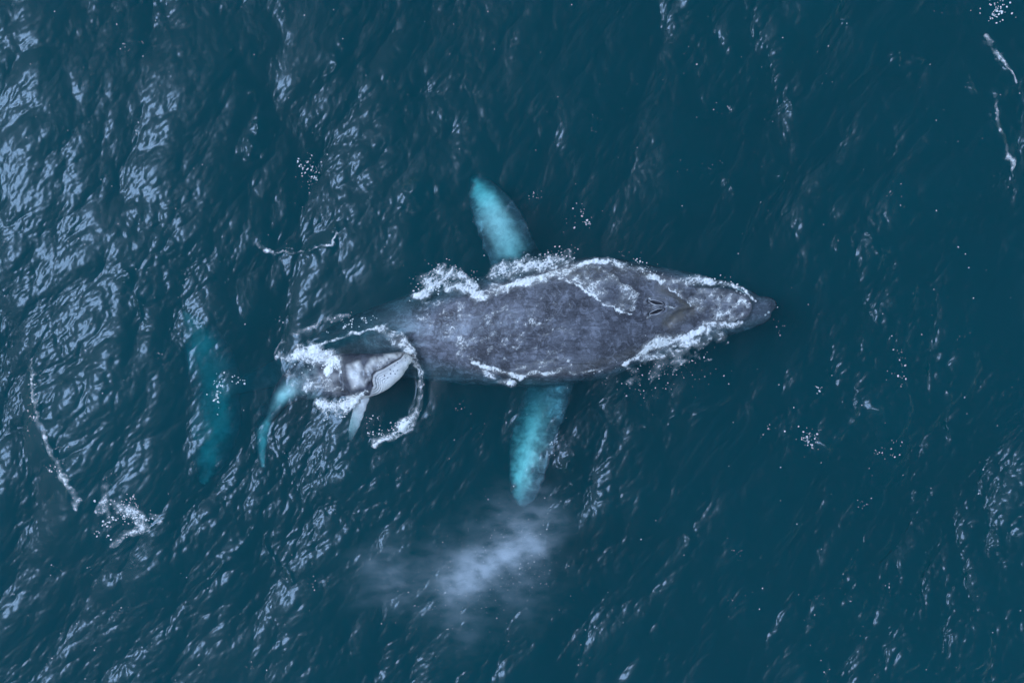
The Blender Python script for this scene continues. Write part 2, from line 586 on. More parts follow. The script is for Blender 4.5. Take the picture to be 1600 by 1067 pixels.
UP_FLIP = [(850, 470, -1.47, 71, 0.1), (822, 430, -1.22, 82, 0.15), (800, 392, -0.84, 82, 0.15), (784, 355, -0.67, 80, 0.1),
           (767, 322, -0.72, 69, 0.0), (752, 294, -1.07, 48, 0), (740, 276, -1.52, 16, 0)]
LO_FLIP = [(872, 550, -1.62, 69, 0.1), (864, 590, -1.07, 69, 0.3), (852, 625, -1.17, 75, 0.6), (838, 665, -1.17, 75, 0.9),
           (828, 705, -1.02, 69, 0.9), (822, 745, -0.97, 57, 0.7), (818, 775, -1.02, 41, 0.4), (815, 792, -1.12, 11, 0.1)]
FLUKE_A = [(338, 614, -3.85, 84, 0), (334, 580, -3.75, 92, 0.1), (322, 545, -3.75, 80, 0.1), (304, 512, -3.85, 56, 0), (286, 486, -4.0, 14, 0)]
FLUKE_B = [(338, 614, -3.85, 84, 0), (338, 650, -3.7, 92, -0.1), (333, 690, -3.65, 80, -0.1), (324, 726, -3.7, 56, 0), (316, 756, -3.85, 14, 0)]
me = fuse('body', [body_loft(MOTHER, 7, 48, 2.35, 2.0), body_loft(ROSTRUM, 5, 32, 2.6, 2.0), body_loft(DORSAL, 4, 16),
                   fin_loft(UP_FLIP, 6, 24, 0.09, 0.2, 1), fin_loft(LO_FLIP, 6, 24, 0.09, 0.2, 2),
                   fin_loft(FLUKE_A, 6, 20, 0.03, 0.12), fin_loft(FLUKE_B, 6, 20, 0.03, 0.12)], 0.03, 8)
co = get_co(me); no = get_no(me)
px, py = pxy(co)
up = sstep(0.1, 0.5, no[:, 2])
# splash guard mound and furrows about the nostrils
BLOW = [((1014, 470.5), (1036, 475.5)), ((1015, 491), (1036, 483.5))]
mound = np.exp(-(((px - 1040) / 24.0) ** 2 + ((py - 480) / 17.0) ** 2))
lift = 0.17 * mound
fur = np.zeros(len(co))
for ln, w, a in (([(1036, 452), (1056, 461), (1080, 478)], 3.2, -0.035), ([(1042, 507), (1056, 494), (1086, 482)], 5.0, -0.085),
                 ([(1034, 479.5), (1052, 478.5)], 2.2, -0.03), ([(1010, 480), (930, 490), (850, 505)], 5.0, -0.012),
                 ([(1028, 458), (1046, 466), (1066, 476)], 3.0, 0.02)):
    fur = fur + a * np.exp(-(seg_dist(px, py, ln) / w) ** 2)
for (a, b) in BLOW:
    d = seg_dist(px, py, [a, b])
    fur = fur + 0.045 * np.exp(-((d - 5.0) / 2.2) ** 2) - 0.05 * np.exp(-(d / 2.6) ** 2)
lump = 0.016 * fbm(px / 55.0, py / 40.0, 3, 5) + 0.006 * fbm(px / 14.0, py / 12.0, 2, 8)
# raised median ridge and knobs on the rostrum
ridge = 0.03 * np.exp(-(seg_dist(px, py, [(1090, 480), (1165, 480)]) / 3.5) ** 2)
co[:, 2] += up * (lift + fur + lump + ridge)
wob = 7 * fbm(px / 26.0, py / 26.0, 3, 41) + 3.5 * fbm(px / 9.0, py / 7.0, 2, 43)
def fin_pale(st, shift):
    d, w = seg_dist(px + wob + shift, py + wob, [p[:2] for p in st], [max(p[3], 8) * 0.5 for p in st])
    return sstep(0.97, 0.0, d / w) ** 1.4  # pale fades toward the fin outline, painting in the blur of the water
flip = np.maximum(fin_pale(UP_FLIP[2:], 2) * (co[:, 2] < -0.2) * sstep(412, 396, py) * (0.25 + 0.75 * sstep(274, 306, py)),
                  fin_pale(LO_FLIP[2:], 5) * (co[:, 2] < -0.2) * (0.05 + 0.85 * sstep(605, 705, py)) * (0.2 + 0.8 * sstep(792, 745, py)))
fl = sstep(395, 350, px) * np.maximum(fin_pale(FLUKE_A, 0), fin_pale(FLUKE_B, 0)) ** 1.3 * np.clip(0.75 + 0.6 * fbm(px / 40.0, py / 40.0, 3, 44), 0.1, 1)
pale = np.clip(flip * (1.0 + 0.25 * fbm(px / 18.0, py / 18.0, 3, 3)) + fl * 0.58, 0, 1)
pale = np.maximum(pale, 0.8 * (no[:, 2] < -0.5))
brown = 0.85 * np.exp(-(seg_dist(px, py, [(1046, 505), (1058, 495), (1082, 482)]) / 9.5) ** 2) * up
brown = np.maximum(brown, 0.45 * np.exp(-(seg_dist(px, py, [(1032, 450), (1052, 460), (1078, 477)]) / 7.5) ** 2) * up)
brown = np.clip(brown * (0.8 + 0.5 * fbm(px / 12.0, py / 9.0, 3, 30)), 0, 1)
ink = 0.4 * (1 - np.clip(flip * 2.5, 0, 1)) * (co[:, 2] < -0.25) * ((py < 408) | (py > 600)) * (px > 660) + 0.6 * sstep(665, 585, px) * (1 - np.clip(fl * 4, 0, 1))  # fin rims and rear darkened in colour so they melt into the water
for ln, w, a_ in (([(1040, 453), (1058, 462), (1080, 478)], 1.6, 0.45), ([(1050, 490), (1062, 485), (1084, 481)], 2.2, 0.5), ([(1046, 461), (1062, 470)], 1.6, 0.3)):
    ink = np.maximum(ink, a_ * np.exp(-(seg_dist(px, py, ln) / w) ** 2) * up)  # shade of the nostril furrows painted into the skin colour
for (a, b) in BLOW:
    ink = np.maximum(ink, np.exp(-(seg_dist(px, py, [a, b]) / 2.2) ** 4))
ink = np.maximum(ink, 0.35 * sstep(1172, 1180, px))
set_body(me, co, M_SKIN, pale=pale, brown=brown, ink=ink)
mother = link('humpback_whale', None, label='large dark grey humpback mother breathing at the surface, blowholes and rostrum to the right',
              category='whale')
mother.location = at(880, 505, 0)
body = link('body', me, mother)
body.location = -mother.location
bpy.context.view_layer.update()
BV_M = BVHTree.FromPolygons([tuple(c) for c in co], [tuple(p.vertices) for p in me.polygons])


def drop_on(bv, px_, py_, guess=0.4):
    p = at(px_, py_, guess)
    d = Vector((p[0], p[1], p[2] - CAM_H)); d.normalize()
    h = bv.ray_cast(Vector((0, 0, CAM_H)), d)
    return h[0], h[1]


def child(name, me, parent):
    o = link(name, me, parent)
    o.location = -parent.location
    return o


def lens_mesh(name, a, b, half, z_off, mat, bv, rim=False):
    """almond shaped opening (or the lip round it) laid on the skin"""
    a = np.array(a); b = np.array(b); d = (b - a); L = np.linalg.norm(d); d /= L; nrm = np.array([-d[1], d[0]])
    n = 36; vs = []; tri = []; quad = []
    th = np.linspace(0, 2 * np.pi, n, endpoint=False)
    def pt(t, s, dz):
        u = (np.cos(t) * 0.5 + 0.5) * L; v = np.sin(t) ** 1 * abs(math.sin(t)) ** 0.5 * half * s
        if s > 1: u = u + np.cos(t) * (s - 1) * half
        q = a + d * u + nrm * v
        h, _ = drop_on(bv, q[0], q[1])
        return np.array([h.x, h.y, h.z + dz])
    if not rim:
        vs = [pt(t, 1.0, z_off + 0.012) for t in th] + [pt(t, 0.55, z_off - 0.012) for t in th]
        c = (np.mean(vs[n:], 0)); vs.append(c - np.array([0, 0, 0.03]))
        for j in range(n):
            quad.append((j, (j + 1) % n, n + (j + 1) % n, n + j)); tri.append((2 * n, n + j, n + (j + 1) % n))
    else:
        for s, dz in ((1.0, 0.004), (1.2, 0.022), (1.4, 0.016), (1.6, -0.006)):
            wob = 1 + 0.08 * np.sin(th * 5 + a[1])
            vs += [pt(t, s * w, dz + z_off) for t, w in zip(th, wob)]
        for r in range(3):
            for j in range(n):
                quad.append((r * n + j, r * n + (j + 1) % n, (r + 1) * n + (j + 1) % n, (r + 1) * n + j))
    return fast_mesh(name, np.array(vs), np.array(quad), mat, True, None, np.array(tri) if tri else None)


for (a, b) in BLOW:
    ho = child('blowhole', lens_mesh('blowhole', a, b, 2.5, 0.012, M_DARK, BV_M), mother)
    rim = link('rim', lens_mesh('rim', a, b, 2.5, 0.004, M_LIP, BV_M, True), ho)


def knob_mesh(name, mat, flat=0.6, seg=8):
    bm = bmesh.new(); bmesh.ops.create_uvsphere(bm, u_segments=seg, v_segments=5, radius=1.0)
    for v in bm.verts:
        v.co.z *= flat
    m_ = bpy.data.meshes.new(name); bm.to_mesh(m_); bm.free()
    for p in m_.polygons:
        p.use_smooth = True
    m_.materials.append(mat)
    return m_


KN_T = knob_mesh('tubercle', M_TUB); KN_M = knob_mesh('tubercle_large', M_SKIN, 0.5, 10); KN_B = knob_mesh('barnacle', M_BARN, 0.7, 7)


def knob(name, me_, parent, bv, px_, py_, r):
    h, n_ = drop_on(bv, px_, py_)
    if h is None:
        return
    o = link(name, me_, parent)
    q = Vector(n_).to_track_quat('Z', 'Y')
    o.matrix_local = Matrix.Translation(h - parent.location) @ q.to_matrix().to_4x4() @ Matrix.Diagonal((r, r, r, 1))
    return o


for (x, y, r) in ((1154, 452.5, .05), (1158, 454, .035), (1151, 455, .03), (1161, 457, .04), (1164, 461, .03), (1157, 458, .028), (1171, 474, .03), (1201, 488, .035), (1196, 492, .03)):
    knob('barnacle', KN_B, mother, BV_M, x, y, r)
for (x, y, r) in ((1100, 466, .05), (1112, 494, .055), (1126, 464, .05), (1136, 494, .05), (1150, 470, .045), (1152, 490, .05), (1118, 479, .045), (1141, 480, .045), (1163, 480, .04)):
    knob('tubercle', KN_M, mother, BV_M, x, y, r)

# ---- the calf, rolled on its side with its chin out of the water
CALF = [(642.5, 566, 3, 0.36, 0.24), (638, 564, 10, 0.46, 0.10), (626, 566, 17, 0.52, 0.0), (610, 574, 24, 0.54, -0.1), (590, 582, 31, 0.52, -0.24),
        (566, 587, 35, 0.46, -0.38), (543, 586, 34, 0.34, -0.52), (515, 587, 36, 0.06, -0.82), (485, 592, 35, -0.34, -1.15),
        (460, 603, 27, -0.50, -1.15), (440, 621, 18, -0.66, -1.12), (426, 644, 11, -0.95, -1.25), (416, 664, 6, -1.25, -1.38)]
C_FLIP = [(572, 606, -0.05, 22, 0), (564, 630, 0.0, 21, 0.05), (558, 650, -0.08, 20, 0.1), (551, 672, -0.28, 16, 0.1), (547, 689, -0.48, 5, 0)]
C_FLUKE_A = [(420, 655, -1.15, 16, 0), (413, 672, -1.3, 30, 0.1), (409, 700, -1.45, 20, 0.1), (411, 730, -1.6, 10, 0)]
C_FLUKE_B = [(426, 648, -1.15, 14, 0), (414, 640, -1.4, 22, 0.3), (405, 642, -1.7, 16, 0.4), (401, 652, -2.0, 5, 0.2)]
me = fuse('body', [body_loft(CALF, 7, 40, 2.0, 2.0), fin_loft(C_FLIP, 6, 20, 0.1, 0.22, 1), fin_loft(C_FLUKE_A, 5, 16, 0.02, 0.14),
                   fin_loft(C_FLUKE_B, 5, 16, 0.02, 0.14)], 0.016, 6)
co = get_co(me); no = get_no(me)
px, py = pxy(co)
up = sstep(-0.1, 0.35, no[:, 2])
MOUTH = [(634, 550), (630.5, 553), (625.5, 559.6), (613, 567), (600, 575), (587.5, 580.5), (582.5, 586), (581, 595), (583, 603)]
dm = seg_dist(px, py, MOUTH)
below = poly_sd(px, py, MOUTH + [(575, 625), (600, 625), (650, 600), (655, 550)])      # lower jaw side
groove = -0.035 * np.exp(-(dm / 1.1) ** 2) + 0.012 * np.exp(-((dm - 3) / 1.8) ** 2)
thr = sstep(0, 5, below) * sstep(612, 598, px + 0.35 * (py - 590)) * sstep(576, 590, py)
pleat = np.sin(dm * 2 * np.pi / 3.4)
groove = groove + 0.012 * thr * pleat
jaw = sstep(-1, 2.5, below)
groove = groove + 0.03 * jaw * sstep(12, 4, below)
# hollow behind the jaw hinge and the shoulder crease
groove = groove - 0.03 * np.exp(-(seg_dist(px, py, [(562, 560), (568, 580), (566, 600)]) / 4.5) ** 2)
groove = groove - 0.03 * np.exp(-(seg_dist(px, py, [(531, 574), (536, 595), (543, 613)]) / 2.5) ** 2)
groove = groove - 0.02 * np.exp(-(((px - 576) / 5.0) ** 2 + ((py - 599) / 5.0) ** 2))
groove = groove + 0.008 * fbm(px / 11.0, py / 9.0, 3, 14)
co[:, 2] += up * groove
nz = fbm(px / 16.0, py / 16.0, 4, 17)
nz2 = fbm((px * 0.5 + py * 0.85) / 30.0, (px * 0.85 - py * 0.5) / 7.0, 3, 19)
pale = 1.0 * jaw * (0.62 + 0.55 * sstep(3, 12, below)) * (1 - 0.45 * thr * (pleat < 0))
upper = (1 - jaw)
cream1 = sstep(-6, 5, poly_sd(px, py, [(543, 572), (560, 566), (566, 580), (568, 602), (552, 606), (546, 590)]))
cream2 = sstep(-6, 4, poly_sd(px, py, [(570, 598), (570, 580), (580, 562), (592, 554), (632, 549), (626, 558), (612, 566), (598, 573), (586, 579), (579, 590)]))
pale = np.maximum(pale, upper * cream1 * np.clip(0.66 + 0.22 * nz2 + 0.3 * nz, 0.1, 0.95))
pale = np.maximum(pale, upper * cream2 * np.clip(0.42 + 0.26 * nz2 + 0.5 * nz, 0.03, 0.9))
dorsal = sstep(556, 551, py + 0.0 * px) * (px > 540)
pale = pale * (1 - 0.6 * dorsal)
rear = sstep(545, 520, px)
pale = np.maximum(pale, rear * np.clip(0.08 + 0.2 * nz + 0.75 * np.exp(-(((px - 444) / 20.0) ** 2 + ((py - 617) / 18.0) ** 2)) + 0.3 * sstep(430, 410, px), 0, 1))
dc, wc = seg_dist(px, py, [p[:2] for p in CALF[7:]], [p[2] for p in CALF[7:]])
df, wf = seg_dist(px, py, [p[:2] for p in C_FLUKE_A], [0.5 * p[3] for p in C_FLUKE_A])
core = np.maximum(sstep(1.0, 0.1, dc / wc), sstep(1.0, 0.1, df / wf))  # fades the tail's tone toward its outline, painting in underwater blur
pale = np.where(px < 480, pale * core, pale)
pale = np.where((px > 540) & (py > 618), 0.6 * sstep(700, 640, py), pale)
pale = np.maximum(pale, 0.8 * (no[:, 2] < -0.3) * (py > 570) * (px > 500))
brown = np.clip(upper * (cream1 + cream2) * 0.35 * (1 + nz), 0, 0.5)
ink = np.clip(np.exp(-(dm / 0.7) ** 2) * 0.85 + 0.35 * np.exp(-((dm - 3.2) / 1.2) ** 2) * (px > 582) * (below > 0) * 0 +
              0.75 * np.exp(-(((px - 576.5) / 3.0) ** 2 + ((py - 599) / 4.5) ** 2)), 0, 1) * up
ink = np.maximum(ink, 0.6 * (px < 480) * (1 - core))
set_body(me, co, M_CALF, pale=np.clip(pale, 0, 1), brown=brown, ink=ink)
calf = link('humpback_calf', None, label='small pale-jawed humpback calf rolled on its side, chin lifted out beside the mother\'s tail', category='whale')
calf.location = at(560, 587, 0)
child('body', me, calf)
BV_C = BVHTree.FromPolygons([tuple(c) for c in co], [tuple(p.vertices) for p in me.polygons])
for (zx, zy) in ((845, 685), (865, 655), (895, 660), (925, 620), (938, 638), (910, 598), (990, 602), (1035, 605), (1080, 640), (1115, 605), (1210, 580),
                 (1215, 545), (1175, 530), (1025, 690), (1065, 712), (1115, 700), (1085, 742), (1030, 740), (995, 790), (950, 802), (955, 765), (1060, 560), (1010, 560)):
    knob('tubercle', KN_T, calf, BV_C, 480 + zx / 7.905, 490 + zy / 7.905, random.uniform(0.012, 0.019))
eye = knob('eye', knob_mesh('eye', M_DARK, 0.7, 12), calf, BV_C, 576.5, 598.0, 0.028)

# ------------------------------------------------------------------ foam
# height of whatever lies on top (sea, mother, calf) over a pixel grid, so foam rests on it
GX0, GX1, GY0, GY1, GS = 380, 1240, 380, 740, 2.0
gx = np.arange(GX0, GX1 + 1, GS); gy = np.arange(GY0, GY1 + 1, GS)
WZ = np.full((len(gy), len(gx)), -9.0)
for j, y_ in enumerate(gy):
    for i, x_ in enumerate(gx):
        X_, Y_ = (x_ - 800) / PPM, (533.5 - y_) / PPM
        for bv in (BV_M, BV_C):
            h = bv.ray_cast(Vector((X_, Y_, 5)), Vector((0, 0, -1)), 5.6)
            if h[0] is not None and h[0].z > WZ[j, i]:
                WZ[j, i] = h[0].z


def whale_z(px_, py_):
    u = np.clip((px_ - GX0) / GS, 0, len(gx) - 1.001); v = np.clip((py_ - GY0) / GS, 0, len(gy) - 1.001)
    i = u.astype(int); j = v.astype(int); fu = u - i; fv = v - j
    return WZ[j, i] * (1 - fu) * (1 - fv) + WZ[j, i + 1] * fu * (1 - fv) + WZ[j + 1, i] * (1 - fu) * fv + WZ[j + 1, i + 1] * fu * fv


def surface_pt(px_, py_):
    """point on the upper surface over the plan point of pixel (at sea level)"""
    P, _ = sea_field((px_ - 800) / PPM, (533.5 - py_) / PPM)
    inside = (px_ > GX0) & (px_ < GX1) & (py_ > GY0) & (py_ < GY1)
    wz = np.where(inside, whale_z(np.clip(px_, GX0, GX1), np.clip(py_, GY0, GY1)), -9)
    onw = wz > P[:, 2]
    P[onw, 0] = (px_[onw] - 800) / PPM; P[onw, 1] = (533.5 - py_[onw]) / PPM
    P[:, 2] = np.maximum(P[:, 2], wz)
    return P


def foam(box, field, label, thick=0.05, res=1.0, name='foam', lace=14.0, seed=0, veil=1.0):
    """field(px, py) -> strength 0..1.4; lacy patch of foam with real relief"""
    x0, y0, x1, y1 = box
    ax = np.arange(x0, x1, res); ay = np.arange(y0, y1, res)
    X, Y = np.meshgrid(ax, ay)
    sh = X.shape; X = X.ravel(); Y = Y.ravel()
    wx = X + 6 * fbm(X / 26.0, Y / 26.0, 4, seed + 2, 0.6); wy = Y + 6 * fbm(X / 26.0 + 40, Y / 26.0, 4, seed + 6, 0.6)
    f = field(wx * 0.7 + X * 0.3, wy * 0.7 + Y * 0.3)
    f = f * np.clip(0.97 + 0.7 * fbm(X / 40.0, Y / 40.0, 3, seed + 12), 0.42, 1.25)
    _, e1 = worley(wx / lace, wy / lace, seed + 1)
    _, e2 = worley(wx / (lace * 0.42), wy / (lace * 0.42), seed + 3)
    net = np.maximum(1 - sstep(0.02, 0.26, e1), 0.85 * (1 - sstep(0.04, 0.36, e2)))
    n1 = fbm((X + 0.5 * Y) / 17.0, Y / 15.0, 4, seed + 4, 0.6); n2 = fbm(X / 5.0, Y / 5.0, 2, seed + 7)
    a = f * 1.55 + net * 0.58 + n1 * 0.55 + n2 * 0.28 - 1.0
    a = np.where(f > 0.02, a, -1)
    cov = np.maximum(sstep(-0.02, 0.90, a), 0.42 * sstep(0.12, 0.75, f) * np.clip(0.6 + 0.7 * n1, 0, 1) * veil)
    cov = np.clip(cov, 0, 1)
    P = surface_pt(X, Y)
    P[:, 2] += 0.008 + 0.4 * thick * np.clip(a, 0, 1.4) * (0.55 + 0.5 * n1 + 0.35 * n2).clip(0, 2)
    idx = np.arange(len(X)).reshape(sh)
    q = np.stack([idx[1:, :-1], idx[1:, 1:], idx[:-1, 1:], idx[:-1, :-1]], -1).reshape(-1, 4)
    keep = cov[q].max(1) > 0.03
    q = q[keep]
    used = np.unique(q)
    mp = -np.ones(len(X), int); mp[used] = np.arange(len(used))
    me_ = fast_mesh(name, P[used], mp[q], M_FOAM, True, {'cover': cov[used]})
    return link(name, me_, kind='stuff', label=label, category='foam')


def stroke(px_, py_, pts, wid, amp=1.0, soft=1.0):
    d, w = seg_dist(px_, py_, pts, wid)
    return amp * np.exp(-(d / w) ** 2 * soft)


def fmax(*a):
    r = a[0]
    for b in a[1:]:
        r = np.maximum(r, b)
    return r


def f_upper(x, y):
    a = stroke(x, y, [(648, 464), (690, 446), (722, 452), (752, 461), (776, 452), (810, 442), (850, 432), (885, 422), (905, 414)],
               [5, 13, 9, 9, 8, 9, 9, 10, 8], 1.15)
    b = stroke(x, y, [(670, 440), (690, 428), (715, 430), (740, 447)], [17, 15, 9, 6], 0.78)
    c = stroke(x, y, [(770, 428), (800, 418), (840, 412), (875, 408), (890, 398)], [14, 17, 17, 15, 9], 0.74)
    d = stroke(x, y, [(905, 411), (935, 407), (965, 410), (990, 418), (1012, 428), (1034, 440)], [7, 5, 7, 9, 9, 6], 1.0)
    e = stroke(x, y, [(1040, 443), (1065, 441), (1088, 437), (1112, 443), (1140, 448), (1160, 456), (1176, 468)], [5, 7, 8, 6, 4, 3, 3], 0.85)
    return fmax(a, b, c, d, e)


foam((620, 384, 1190, 480), f_upper, 'thick white wash breaking along the mother\'s far upper flank', 0.10, 0.9, seed=1)


def f_back(x, y):
    reg = poly_sd(x, y, [(868, 430), (890, 412), (925, 411), (955, 428), (978, 447), (996, 462), (990, 486), (970, 492), (957, 478), (936, 476), (910, 456), (886, 440)])
    a = sstep(-3, 4, reg) * 0.48
    b = stroke(x, y, [(872, 436), (890, 442), (908, 454), (925, 465), (942, 477), (956, 477), (966, 490), (984, 491)], [3, 2.6, 2.6, 2.6, 2.4, 2.0, 2.4, 1.6], 0.95)
    c = stroke(x, y, [(1036, 479), (1053, 478.5)], [1.3, 1.0], 0.75)
    d = stroke(x, y, [(1010, 468), (1014, 470.5)], [2.0, 1.2], 0.8)
    e = stroke(x, y, [(1009, 495), (1014, 492)], [2.2, 1.2], 0.8)
    return fmax(a, b, c, d, e)


foam((860, 405, 1060, 500), f_back, 'sheet of lacy foam sliding over the mother\'s back behind the blowholes', 0.02, 0.7, lace=11, seed=2)


def f_rost(x, y):
    reg = poly_sd(x, y, [(1040, 447), (1080, 446), (1140, 453), (1166, 463), (1172, 480), (1162, 497), (1140, 508), (1112, 502), (1092, 490), (1078, 478), (1060, 463)])
    a = sstep(-3, 5, reg) * (0.45 + 0.16 * np.exp(-(((x - 1135) / 14) ** 2 + ((y - 493) / 12) ** 2)))
    b = stroke(x, y, [(1040, 449), (1056, 459), (1072, 472), (1080, 478)], [1.6, 1.6, 1.6, 3], 0.8)
    return fmax(a, b)


foam((1030, 440, 1185, 515), f_rost, 'thin lacy foam film covering the mother\'s flat rostrum', 0.015, 0.7, lace=10, seed=3)


def f_low_head(x, y):
    a = stroke(x, y, [(1160, 505), (1140, 511), (1118, 508), (1100, 505)], [3, 5, 7, 7], 0.95)
    b = stroke(x, y, [(1112, 508), (1104, 520), (1108, 530)], [8, 6, 4], 0.9)
    c = stroke(x, y, [(1098, 516), (1075, 524), (1050, 530), (1028, 538), (1010, 546), (994, 558), (976, 574)], [8, 9, 10, 11, 10, 6, 3], 1.1)
    d = stroke(x, y, [(1085, 535), (1050, 548), (1010, 560)], [15, 16, 14], 0.66)
    e = stroke(x, y, [(1120, 525), (1060, 560), (990, 590)], [18, 24, 24], 0.36)
    return fmax(a, b, c, d, e)


foam((950, 495, 1180, 625), f_low_head, 'white churned foam along the near side of the mother\'s head', 0.09, 0.9, seed=4)


def f_low_flank(x, y):
    a = stroke(x, y, [(742, 568), (764, 576), (790, 582), (806, 585), (828, 582), (856, 583), (878, 580), (890, 570)], [3, 3.6, 3.6, 5, 3.4, 3, 4, 3], 0.80)
    b = stroke(x, y, [(752, 580), (775, 592), (800, 598)], [4, 4, 5], 0.66)
    c = stroke(x, y, [(810, 572), (850, 568), (884, 562)], [9, 8, 8], 0.36)
    d = stroke(x, y, [(940, 580), (900, 583), (886, 578)], [3, 4, 4], 0.55)
    return fmax(a, b, c, d)


foam((730, 550, 960, 612), f_low_flank, 'narrow broken foam line along the mother\'s near flank', 0.05, 0.8, seed=5)


def f_tail(x, y):
    reg = poly_sd(x, y, [(660, 470), (730, 465), (748, 500), (752, 575), (735, 572), (700, 540), (640, 500)])
    a = sstep(-12, 14, reg) * 0.36
    b = stroke(x, y, [(716, 470), (722, 500), (712, 530), (728, 556), (745, 574)], [10, 13, 14, 14, 8], 0.42)
    c = stroke(x, y, [(668, 480), (690, 505), (680, 525)], [9, 9, 7], 0.33)
    d = 0.27 * sstep(-20, 20, poly_sd(x, y, [(700, 475), (850, 455), (900, 480), (880, 560), (760, 565)]))
    return fmax(a, b, c, d)


foam((635, 455, 920, 580), f_tail, 'scattered foam specks where water covers the mother\'s lower back', 0.015, 0.7, lace=8, seed=6, veil=0.3)


def f_ring(x, y):
    a = stroke(x, y, [(592, 512), (606, 516), (622, 530), (640, 548), (651, 575), (656, 605), (653, 632), (640, 655), (616, 674), (590, 689)],
               [5, 9, 10, 8, 4, 3.5, 7, 10, 9, 5], 0.80)
    b = stroke(x, y, [(600, 508), (626, 519), (645, 545), (655, 575), (659, 605), (657, 632)], [2.5, 2.6, 3, 3, 2.5, 3], 0.85)
    c = stroke(x, y, [(505, 537), (530, 529), (560, 520), (588, 515)], [1.9, 2.2, 2.4, 3], 0.98)
    return fmax(a, b, c)


foam((498, 498, 672, 700), f_ring, 'curved ring of lacy foam pushed up ahead of the calf\'s chin', 0.05, 0.7, lace=10, seed=7)


def f_csplash(x, y):
    a = stroke(x, y, [(476, 552), (496, 548), (512, 556), (522, 566), (514, 580)], [10, 13, 14, 12, 8], 1.4)
    b = stroke(x, y, [(424, 562), (436, 552), (452, 562), (470, 556)], [5, 8, 9, 9], 0.62)
    b2 = stroke(x, y, [(420, 556), (432, 540), (452, 530)], [3, 3, 4], 0.6)
    c = stroke(x, y, [(528, 570), (534, 588), (541, 606)], [2.4, 2.4, 2.2], 0.8)
    d = stroke(x, y, [(478, 608), (490, 598), (508, 594), (526, 593)], [4, 3.5, 3, 2], 0.62)
    e = stroke(x, y, [(470, 522), (500, 508), (530, 496), (548, 492)], [6, 5, 6, 4], 0.47)
    g = stroke(x, y, [(530, 600), (505, 600), (470, 600), (455, 590)], [14, 18, 16, 10], 0.46)
    return fmax(a, b, b2, c, d, e, g)


foam((405, 484, 556, 625), f_csplash, 'bright splash of foam behind the calf\'s head on the tail side', 0.12, 0.75, lace=11, seed=8)


def f_csplash2(x, y):
    a = stroke(x, y, [(504, 630), (524, 634), (546, 638), (560, 630)], [6, 12, 13, 9], 1.15)
    b = stroke(x, y, [(556, 624), (568, 613), (580, 607)], [7, 5, 2.4], 1.05)
    return fmax(a, b)


foam((490, 595, 600, 668), f_csplash2, 'white splash below the calf\'s eye at the root of its flipper', 0.12, 0.75, seed=9)


def f_patch(x, y):
    a = 0.60 * sstep(-8, 8, poly_sd(x, y, [(180, 774), (204, 778), (226, 794), (234, 826), (222, 830), (212, 804), (192, 796)]))
    b = stroke(x, y, [(170, 760), (166, 785), (178, 805)], [10, 11, 9], 0.46)
    c = stroke(x, y, [(182, 838), (200, 826), (220, 822)], [8, 8, 7], 0.50)
    d = stroke(x, y, [(236, 800), (246, 812)], [6, 6], 0.42)
    return fmax(a, b, c, d)


foam((145, 735, 275, 865), f_patch, 'small isolated patch of broken foam on open water at lower left', 0.03, 0.8, lace=8, seed=10)


def f_crest_glint(x, y):  # the crest's sun glint laid on as pale mesh, along with its foam
    return fmax(stroke(x, y, [(62, 560), (72, 620), (86, 680), (112, 730), (128, 770), (130, 788)], [3, 4, 5, 6, 6, 4], 0.52),
                stroke(x, y, [(84, 672), (92, 700)], [5, 5], 0.5))


foam((40, 545, 150, 800), f_crest_glint, 'long thin pale streak of painted glint and foam on a wave crest near the left edge', 0.02, 0.8, lace=8, seed=12, veil=1.3)


def f_crest_glint2(x, y):  # crest glints put in as pale strips of foam mesh
    return fmax(stroke(x, y, [(1543, 55), (1562, 90), (1580, 112), (1592, 128)], [4, 5, 5, 3], 0.50),
                stroke(x, y, [(1553, 150), (1550, 190), (1562, 228), (1590, 280)], [3, 4, 4, 3], 0.45))


foam((1530, 40, 1610, 295), f_crest_glint2, 'two short pale streaks standing in for glints on crests at the upper right edge', 0.02, 0.8, lace=8, seed=13, veil=1.3)


def f_arc(x, y):
    a = stroke(x, y, [(392, 374), (404, 386), (420, 393)], [4, 5, 4], 0.8)
    b = stroke(x, y, [(420, 393), (455, 396), (500, 396), (528, 388), (542, 368)], [2.4, 2.2, 2, 2, 2], 0.58)
    return fmax(a, b)


foam((384, 362, 556, 404), f_arc, 'thin curved foam line on the water above the calf', 0.02, 0.8, seed=11)


# ---- flecks and droplets: clouds of tiny foam blobs lying on the water
OCT_V = np.array([(1, 0, 0), (.7, .7, 0), (0, 1, 0), (-.7, .7, 0), (-1, 0, 0), (-.7, -.7, 0), (0, -1, 0), (.7, -.7, 0), (0, 0, .6), (0, 0, -.6)], float)
OCT_T = [(i, (i + 1) % 8, 8) for i in range(8)] + [((i + 1) % 8, i, 9) for i in range(8)]


def flecks(name, pts, label, rmin=0.005, rmax=0.022, lift=0.0, cat='foam'):
    """pts: pixel points; one cloud of flattened blobs"""
    pts = np.asarray(pts, float)
    P = surface_pt(pts[:, 0], pts[:, 1])
    V, T = [], []
    for i, p in enumerate(P):
        r = rmin + (rmax - rmin) * random.random() ** 3.2
        a = random.random() * 6.28; s = random.uniform(0.6, 1.7)
        v = OCT_V * r; v[:, 0] *= s
        v = np.stack([v[:, 0] * math.cos(a) - v[:, 1] * math.sin(a), v[:, 0] * math.sin(a) + v[:, 1] * math.cos(a), v[:, 2]], -1)
        z = lift * random.random() ** 2
        V.append(v + p + np.array([0, 0, z + 0.004])); T += [tuple(np.array(t) + i * 10) for t in OCT_T]
    me_ = fast_mesh(name, np.vstack(V), np.zeros((0, 4), int), M_DROP, True, None, np.array(T))
    return link(name, me_, kind='stuff', label=label, category=cat)


